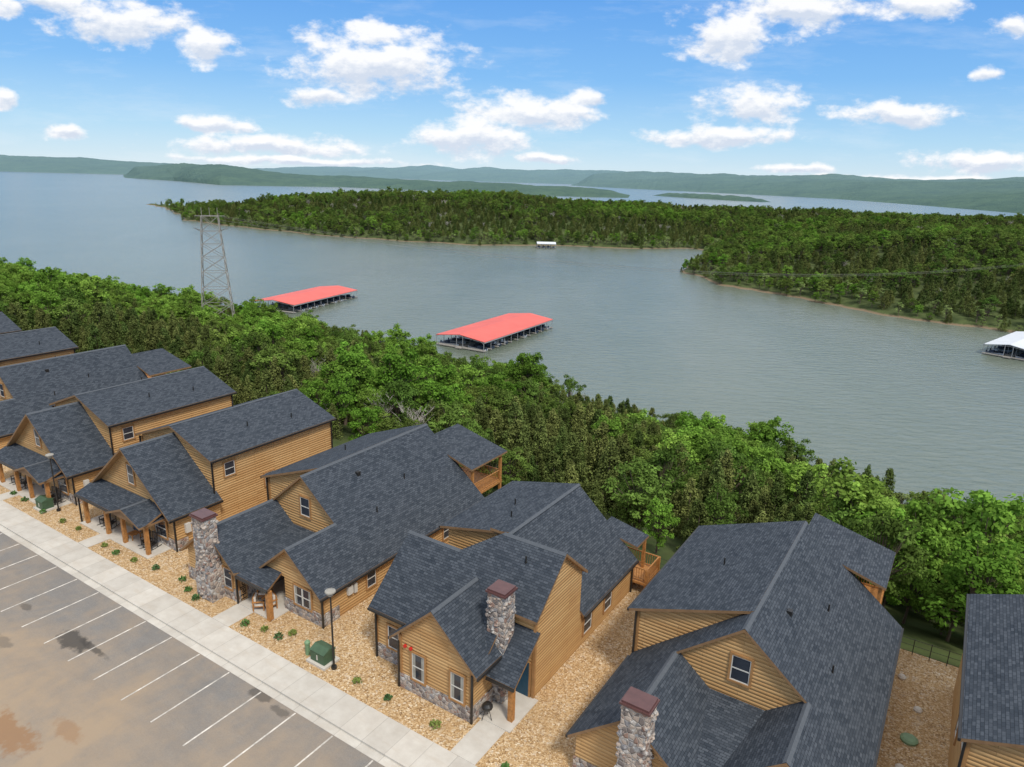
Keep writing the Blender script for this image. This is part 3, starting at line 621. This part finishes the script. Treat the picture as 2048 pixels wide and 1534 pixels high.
# ---------------------------------------------------------------- peninsula
poly=np.array([(-540,1062),(-470,975),(-400,865),(-347,768),(-300,722),(-240,677),(-165,621),(-96,594),(-33,578),(20,594),(69,586),(120,590),(148,600),(160,575),(138,520),(118,470),(104,438),(113,391),(142,351),(159,309),(200,274),(300,200),(420,60),(1300,200),(1100,560),(900,820),(700,930),(450,1010),(150,1010),(-120,960),(-330,905),(-440,985),(-535,1075)],float)
def sdf(X,Y):
    d=np.full(X.shape,1e9); ins=np.zeros(X.shape,bool); n=len(poly)
    for i in range(n):
        ax,ay=poly[i]; bx,by=poly[(i+1)%n]; ex,ey=bx-ax,by-ay; wx,wy=X-ax,Y-ay
        h=np.clip((wx*ex+wy*ey)/(ex*ex+ey*ey),0,1); d=np.minimum(d,np.hypot(wx-ex*h,wy-ey*h))
        c=((ay>Y)!=(by>Y))&(X<(bx-ax)*(Y-ay)/(by-ay+1e-12)+ax); ins^=c
    return np.where(ins,d,-d)
def jit(x,y): return mnoise.noise(Vector((x*.03,y*.03,0)))*8+mnoise.noise(Vector((x*.1,y*.1,0)))*3.
def hn(x,y): return mnoise.noise(Vector((x*.006,y*.006,7)))*.7+mnoise.noise(Vector((x*.02,y*.02,2)))*.2
def pz(d,x,y):
    if d<0: return -27.+max(-4,d*.2)
    f=min(1,d/200.); f=1-(1-f)**1.7
    top=float(np.interp(x,[-350,-150,0,150,350,700],[22,30,28,21,17,15]))
    return -27+ .8*min(1,d/3)+ f*(top+8*hn(x,y)*min(1,d/60))
xs=np.arange(-580,1120,8.); ys=np.arange(180,1110,8.)
X,Y=np.meshgrid(xs,ys,indexing='ij'); D=sdf(X,Y)+np.vectorize(jit)(X,Y)
V=[(X[i,j],Y[i,j],pz(D[i,j],X[i,j],Y[i,j])) for i in range(len(xs)) for j in range(len(ys))]; n=len(ys)
F=[(i*n+j,(i+1)*n+j,(i+1)*n+j+1,i*n+j+1) for i in range(len(xs)-1) for j in range(n-1) if max(D[i,j],D[i+1,j],D[i+1,j+1],D[i,j+1])>-20]
me=bpy.data.meshes.new("peninsula_terrain"); me.from_pydata(V,[],F); me.materials.append(gm); me.update()
o=bpy.data.objects.new("peninsula_terrain",me); C.objects.link(o)
pts=[]; gx=np.arange(-560,1000,5.8); gy=np.arange(190,1060,5.8)
GX,GY=np.meshgrid(gx,gy,indexing='ij'); r2=np.random.default_rng(3); GX=GX+r2.uniform(-2.7,2.7,GX.shape); GY=GY+r2.uniform(-2.7,2.7,GY.shape)
GD=sdf(GX,GY)+np.vectorize(jit)(GX,GY)
for x,y,d in zip(GX.ravel(),GY.ravel(),GD.ravel()):
    if d<-1.2: continue
    if y<abs(x)*.9-40: continue
    if d>150 and y>930: continue
    if x<-370 and R.random()<.55: continue
    nz=mnoise.noise(Vector((x*.012,y*.012,4)))+.4*mnoise.noise(Vector((x*.05,y*.05,5)))+R.uniform(-.3,.3)
    if d<14: k=R.choice([8,8,6,3,7,0,1,8,4,5])
    elif R.random()<.02: k=9
    elif nz>.42: k=R.choice([6,7])
    elif nz>.02: k=R.choice([3,4,5])
    else: k=R.choice([0,1,2])
    sc=R.uniform(.75,1.3)*(R.uniform(.45,1) if d<4 else 1)
    pts.append((x,y,pz(max(d,0),x,y)-.3,k,sc,R.uniform(0,6.28),R.uniform(.8,1.1)*(1 if k>2 else .85),0,0))
gn_forest("peninsula_forest",pts)
# ---------------------------------------------------------------- lake
b=MB(['w']); b.poly([(-30000,-2000,-27),(30000,-2000,-27),(30000,45000,-27),(-30000,45000,-27)],'w'); b.obj("lake_water",matd={'w':mat_water()})
# ---------------------------------------------------------------- distant hills
def hill(name,shore,ridge,mat,N=300,Mn=30,amp=9,nf=.004,trees=5,fade=.12):
    shore=np.array(shore,float); ridge=np.array(ridge,float)
    def rs(a,n):
        d=np.linspace(0,1,len(a)); q=np.linspace(0,1,n); return np.stack([np.interp(q,d,a[:,k]) for k in range(a.shape[1])],1)
    S=rs(shore,N); Rg=rs(ridge,N); V=[]
    for i in range(N):
        e=min(1,min(i,N-1-i)/(N*fade)); e=e*e*(3-2*e)
        for j in range(Mn):
            f=j/(Mn-1)*1.4
            x=S[i,0]+(Rg[i,0]-S[i,0])*f; y=S[i,1]+(Rg[i,1]-S[i,1])*f
            g=(math.sin(min(f,1)*math.pi/2)**.85 if f<1 else 1-(f-1)*1.3)
            z=(Rg[i,2]+28)*g
            if j>0: z+=amp*(mnoise.noise(Vector((x*nf,y*nf,1)))+.5*mnoise.noise(Vector((x*nf*3,y*nf*3,1))))*min(1,g*1.6)+ trees+3.*mnoise.noise(Vector((x*.03,y*.03,0)))
            V.append((x,y,-28+z*e))
    F=[(i*Mn+j,(i+1)*Mn+j,(i+1)*Mn+j+1,i*Mn+j+1) for i in range(N-1) for j in range(Mn-1)]
    me=bpy.data.meshes.new(name); me.from_pydata(V,[],F); me.materials.append(mat); me.update()
    for p in me.polygons: p.use_smooth=True
    o=bpy.data.objects.new(name,me); C.objects.link(o)
Hm=mat_hill("haze_tinted_forest",(.022,.052,.020),(.072,.120,.045),9500.)
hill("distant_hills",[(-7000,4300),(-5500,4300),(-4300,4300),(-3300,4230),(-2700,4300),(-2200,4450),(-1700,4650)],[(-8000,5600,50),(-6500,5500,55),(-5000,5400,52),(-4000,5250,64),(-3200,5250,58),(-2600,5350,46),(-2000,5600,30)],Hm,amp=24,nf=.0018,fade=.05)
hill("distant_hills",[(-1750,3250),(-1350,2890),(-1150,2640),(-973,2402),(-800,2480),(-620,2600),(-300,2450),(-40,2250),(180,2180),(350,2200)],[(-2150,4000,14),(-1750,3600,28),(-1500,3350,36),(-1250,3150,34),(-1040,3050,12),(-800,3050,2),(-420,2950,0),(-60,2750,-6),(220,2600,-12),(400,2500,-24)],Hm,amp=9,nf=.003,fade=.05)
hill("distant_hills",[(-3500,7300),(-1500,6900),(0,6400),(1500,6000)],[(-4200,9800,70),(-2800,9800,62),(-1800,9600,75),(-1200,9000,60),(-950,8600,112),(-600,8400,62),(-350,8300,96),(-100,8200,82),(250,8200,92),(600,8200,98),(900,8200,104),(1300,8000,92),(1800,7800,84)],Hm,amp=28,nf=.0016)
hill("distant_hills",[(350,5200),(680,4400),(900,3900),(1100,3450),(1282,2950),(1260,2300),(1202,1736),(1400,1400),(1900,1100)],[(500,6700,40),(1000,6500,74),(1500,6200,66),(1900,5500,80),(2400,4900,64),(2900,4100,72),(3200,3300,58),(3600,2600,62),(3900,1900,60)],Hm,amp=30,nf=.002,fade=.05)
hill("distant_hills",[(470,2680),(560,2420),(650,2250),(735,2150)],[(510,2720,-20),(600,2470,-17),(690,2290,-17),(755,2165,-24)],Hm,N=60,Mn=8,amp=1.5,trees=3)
b=MB(['w','r'])
for i in range(46):
    x=R.uniform(1400,1950); y=R.uniform(1750,2500)
    z=-14+(x-1330)*.05
    w=R.uniform(3,6); b.box(x-w,x+w,y-4,y+4,z-12,z+4,'w'); b.slab([(x-w-1,y-5,z+4),(x+w+1,y-5,z+4),(x+w+1,y,z+6),(x-w-1,y,z+6)],.3,'r','r','r')
b.obj("distant_houses",matd={'w':plain("pale_siding",(.36,.37,.37),.8),'r':plain("grey_roof",(.2,.22,.24),.8)})
# ---------------------------------------------------------------- boat docks
red=plain("red_metal_roof",(.66,.125,.095),.55,.3,var=.08,scale=.2); whr=plain("white_metal_roof",(.60,.62,.64),.5,var=.05,scale=.3)
deckm=plain("dock_decking",(.30,.28,.25),.8); steel=plain("galvanised_steel",(.30,.31,.32),.5); hull=plain("boat_hull_white",(.5,.52,.54),.3); hulld=plain("boat_cover_dark",(.035,.05,.08),.6)
def dock(cx,cy,ax,W=19,L=47,roof=red,name="boat_dock",slips=11):
    rot=math.atan2(ax[1],ax[0])-math.pi/2; par=empty(name,(cx,cy,-27),rot)
    md={'r':roof,'d':deckm,'s':steel,'h':hull,'k':hulld}
    b=MB(['r','d','s']); z0=3.5;z1=4.7
    b.slab([(0,-L/2,z1),(W/2,-L/2,z0),(W/2,L/2,z0),(0,L/2,z1)],.18,'r','r','s'); b.slab([(0,-L/2,z1),(0,L/2,z1),(-W/2,L/2,z0),(-W/2,-L/2,z0)],.18,'r','r','s')
    b.obj("roof",par,matd=md)
    b=MB(['r','d','s']); b.box(-1.1,1.1,-L/2-1,L/2,.25,.55,'d'); b.box(-W/2,W/2,-L/2-.2,-L/2+1.2,.25,.53,'d'); b.box(-W/2,W/2,L/2-1.2,L/2,.25,.53,'d')
    for i in range(slips+1):
        y=-L/2+i*L/slips
        for sg in(-1,1):
            if 0<i<slips: b.box(min(sg*1.1,sg*W/2),max(sg*1.1,sg*W/2),y-.35,y+.35,.25,.52,'d')
            for x in(sg*(W/2-.25),sg*1.2): b.box(x-.07,x+.07,y-.07,y+.07,-1,z0+.15 if abs(x)>2 else z1-.3,'s')
            b.cyl((0,y,z1-.6),(sg*W/2,y,z0-.35),.05,'s',4)
            b.cyl((sg*(W/2-.25),y,2.6),(sg*(W/2-1.6),y,z0),.04,'s',4)
    for sg in(-1,1): b.box(sg*W/2-.1,sg*W/2+.1,-L/2,L/2,z0-.5,z0-.19,'s')
    b.obj("dock_frame",par,matd=md)
    b=MB(['h','k']); rr=random.Random(int(cx*7)+3)
    for i in range(slips):
        for sg in(-1,1):
            if rr.random()<.18: continue
            y=-L/2+(i+.5)*L/slips; k=rr.choice(['h','h','k']); lk='k' if k=='h' else rr.choice(['h','k']); x0=sg*1.8; x1=sg*(W/2-.6); w=1.1
            a=[(x0,0,.9),(x0+(x1-x0)*.25,w*.8,.95),(x0+(x1-x0)*.6,w,.8),(x1,w*.95,.7)]
            for p,q in zip(a,a[1:]):
                b.poly([(p[0],y-p[1],p[2]),(q[0],y-q[1],q[2]),(q[0],y-q[1]*.6,0.05),(p[0],y-p[1]*.6,.1)],k)
                b.poly([(p[0],y+p[1],p[2]),(q[0],y+q[1],q[2]),(q[0],y+q[1]*.6,0.05),(p[0],y+p[1]*.6,.1)],k)
                b.poly([(p[0],y-p[1],p[2]),(q[0],y-q[1],q[2]),(q[0],y+q[1],q[2]),(p[0],y+p[1],p[2])],lk)
            b.poly([(x1,y-w*.95,.7),(x1,y+w*.95,.7),(x1,y+w*.5,.05),(x1,y-w*.5,.05)],k)
            xm=x0+(x1-x0)*.55; b.box(min(xm,xm+sg*1.3),max(xm,xm+sg*1.3),y-.7,y+.7,.8,1.5,lk); b.cyl((x1,y,.3),(x1,y,1.3),.2,'k',6)
    b.obj("moored_boats",par,matd=md); return par
dock(-5.5,243.4,(.50,.866)); dock(-87.2,297.3,(.36,.933),20,44,slips=10)
dock(178.5,243,(.75,.66),15,36,whr,slips=8); 
dock(24,571,(1,0.05),8,15,whr,"boat_house",slips=4)
# ---------------------------------------------------------------- lattice tower
par=empty("transmission_tower",(-82.7,195.5,-14.5),.3); b=MB(['s']); pm=plain("weathered_steel",(.28,.26,.23),.6)
Ht=29.; hw=lambda z:4.1-(4.1-2.1)*z/Ht; lv=[0,5,9.5,14,18,21.5,25,Ht]
crn=[(-1,-1),(1,-1),(1,1),(-1,1)]
P=lambda c,z:(c[0]*hw(z),c[1]*hw(z)*.75,z)
for c in crn: b.cyl(P(c,-3),P(c,Ht),.12,'s',4)
for a,c in zip(lv,lv[1:]):
    for i in range(4):
        p,q=crn[i],crn[(i+1)%4]; b.cyl(P(p,a),P(q,c),.075,'s',4); b.cyl(P(q,a),P(p,c),.075,'s',4); b.cyl(P(p,c),P(q,c),.075,'s',4)
for z in(25.,Ht-4):
    for sy in(-1,1):
        for sx in(-1,1): b.cyl((sx*hw(z),sy*1.2,z),(sx*4.2,0,z+.8),.08,'s',4)
for x in(-2.,0,2.): b.cyl((x,0,Ht),(x,0,Ht+2.2),.07,'s',4)
b.cyl((-3.8,0,Ht),(3.8,0,Ht),.11,'s',4)
b.obj("lattice",par,matd={'s':pm})
b=MB(['s'])
for k,(x,z) in enumerate(((-3.5,14.4),(0,14.6),(3.5,14.4))):
    A=Vector((-82.7+x*.95,195.5+x*.3,z)); Bq=Vector((330+x,372+k*6,2)); pr=A
    for i in range(1,41):
        f=i/40; p=A.lerp(Bq,f); p.z-=4*26*f*(1-f)*.62; b.cyl(pr,p,.03,'s',3,caps=False); pr=p
b.obj("power_lines",matd={'s':pm})
# ---------------------------------------------------------------- world
wd=bpy.data.worlds.new("World"); scene.world=wd; wd.use_nodes=True; t=NT(wd.node_tree)
SE=math.radians(54); SR=math.radians(155)
tcn=t.n("ShaderNodeTexCoord"); gen=tcn.outputs["Generated"]
sky=t.n("ShaderNodeTexSky",sky_type='NISHITA'); sky.sun_disc=False; sky.sun_elevation=SE; sky.sun_rotation=SR; sky.altitude=200; sky.air_density=1.0; sky.dust_density=.3; sky.ozone_density=3.0
sep=t.n("ShaderNodeSeparateXYZ"); t.put(sep,0,gen)
Yc=t.m('MAXIMUM',sep.outputs[1],.02)
gx_=t.m('DIVIDE',sep.outputs[0],Yc); gz_=t.m('DIVIDE',sep.outputs[2],Yc)
cmb=t.n("ShaderNodeCombineXYZ"); t.put(cmb,0,gx_); t.put(cmb,1,gz_); G=cmb.outputs[0]
wn=t.n("ShaderNodeTexNoise"); t.put(wn,"Vector",t.scalevec(G,(1,1.7,1))); t.put(wn,"Scale",11.); t.put(wn,"Detail",3.)
G2=t.v('ADD',G,t.v('MULTIPLY',t.v('SUBTRACT',wn.outputs[1],(.5,.5,.5)),(.05,.020,0)))
clouds=[(-.522,.178,.085,.024),(-.60,.200,.05,.014),(-.402,.153,.038,.018),(-.183,.1366,.112,.032),(-.189,.172,.05,.014),(-.266,.094,.050,.011),(-.405,.055,.060,.009),(-.333,.031,.13,.011),(-.604,.038,.034,.008),(-.055,.048,.075,.021),(.014,.081,.095,.019),(.312,.097,.078,.019),(.264,.0555,.10,.011),(.2635,.181,.068,.026),(.352,.212,.09,.018),(.509,.219,.06,.013),(.501,.091,.065,.015),(.611,.145,.022,.008),(.618,.034,.08,.013),(.379,.019,.05,.006),(-.68,.078,.022,.011),(.036,.025,.05,.006),(-.66,.193,.022,.012),(.62,.20,.03,.01),(-.30,.012,.16,.005),(.55,.008,.16,.006),(.09,.100,.03,.010)]
acc=None; rel=None
for (x,y,a,h) in clouds:
    df=t.v('SUBTRACT',G2,(x,y,0))
    sc=t.v('MULTIPLY',df,(1/(a*1.25),1/(h*1.5),0))
    m_=t.m('SUBTRACT',1.,t.v('LENGTH',sc))
    acc=m_ if acc is None else t.m('MAXIMUM',acc,m_)
    s2=t.n("ShaderNodeSeparateXYZ"); t.put(s2,0,sc)
    w_=t.m('MULTIPLY',t.m('MAXIMUM',m_,0.),s2.outputs[1]); rel=w_ if rel is None else t.m('ADD',rel,w_)
n1=t.noise(t.scalevec(G,(1,1.8,1)),20.,10,.60); n1b=t.noise(t.scalevec(t.v('ADD',G,(-.002,.007,0)),(1,1.8,1)),20.,6,.6)
dens=t.m('ADD',acc,t.m('MULTIPLY',t.m('SUBTRACT',n1,.52),2.3))
cf=t.rng(dens,-.05,.55,0,1,'SMOOTHSTEP')
gate=t.rng(sep.outputs[1],.03,.12); gate2=t.rng(sep.outputs[2],-.01,.01)
cf=t.m('MULTIPLY',t.m('MULTIPLY',cf,gate),gate2)
relief=t.m('SUBTRACT',n1,n1b)
shade=t.rng(t.m('ADD',t.m('MULTIPLY',relief,3.),t.m('MULTIPLY',rel,2.6)),-.55,.25,0,1)
S_=.13; q=lambda c:(c[0]/S_,c[1]/S_,c[2]/S_,1)
ccol=t.mix(shade,q((.68,.75,.87)),q((1.02,1.02,1.03)))
zc=t.m('MAXIMUM',sep.outputs[2],.05); px=t.m('DIVIDE',sep.outputs[0],zc); py=t.m('DIVIDE',sep.outputs[1],zc)
c2=t.n("ShaderNodeCombineXYZ"); t.put(c2,0,px); t.put(c2,1,py)
n2=t.noise(c2.outputs[0],1.1,6,.6)
ov=t.m('MULTIPLY',t.rng(n2,.36,.56,.45,1),t.rng(sep.outputs[2],.25,.38))
el=t.n("ShaderNodeVectorMath",operation='NORMALIZE'); t.put(el,0,gen); se=t.n("ShaderNodeSeparateXYZ"); t.put(se,0,el.outputs[0])
grd=t.ramp(se.outputs[2],[(0,(.66,.82,.93)),(.05,(.42,.69,.93)),(.12,(.205,.50,.92)),(.24,(.095,.345,.86)),(1,(.05,.20,.60))])
g2=t.n("ShaderNodeVectorMath",operation='SCALE'); t.put(g2,0,grd); g2.inputs["Scale"].default_value=1/S_
col=t.mix(.86,sky.outputs[0],g2.outputs[0])
col=t.mix(t.m('MULTIPLY',ov,.9),col,q((1.22,1.22,1.2)))
wisp=t.rng(t.noise(t.scalevec(G,(1,5,1)),5.,7,.65),.50,.80,0,.30)
col=t.mix(t.m('MULTIPLY',wisp,gate),col,q((.9,.95,1.)))
col=t.mix(t.m('MULTIPLY',cf,.96),col,ccol)
bg=t.n("ShaderNodeBackground"); t.put(bg,0,col); bg.inputs[1].default_value=S_
ow=t.n("ShaderNodeOutputWorld"); t.nt.links.new(bg.outputs[0],ow.inputs[0])
sun=bpy.data.lights.new("sun",'SUN'); sun.energy=2.9; sun.angle=math.radians(10); sun.color=(1,.95,.87); so=bpy.data.objects.new("sun",sun); C.objects.link(so)
dirv=Vector((math.sin(SR)*math.cos(SE),math.cos(SR)*math.cos(SE),math.sin(SE))); so.rotation_euler=dirv.to_track_quat('Z','Y').to_euler(); so.location=(0,-20,60)
# ---------------------------------------------------------------- camera
cam=bpy.data.cameras.new("camera"); cam.sensor_fit='HORIZONTAL'; cam.sensor_width=36; cam.lens=36*1419/2048; cam.clip_end=60000; cam.clip_start=.5
co=bpy.data.objects.new("camera",cam); C.objects.link(co)
p=math.radians(16.3); r=math.radians(1.6)
f=Vector((0,math.cos(p),-math.sin(p))); up=Vector((0,math.sin(p),math.cos(p))); rt=Vector((1,0,0))
X_=rt*math.cos(r)+up*math.sin(r); Y_=-rt*math.sin(r)+up*math.cos(r); Z_=-f
mt=Matrix((X_,Y_,Z_)).transposed().to_4x4(); mt.translation=Vector((0,0,27)); co.matrix_world=mt
scene.camera=co
scene.view_settings.view_transform='Standard'; scene.view_settings.look='None'; scene.view_settings.exposure=0
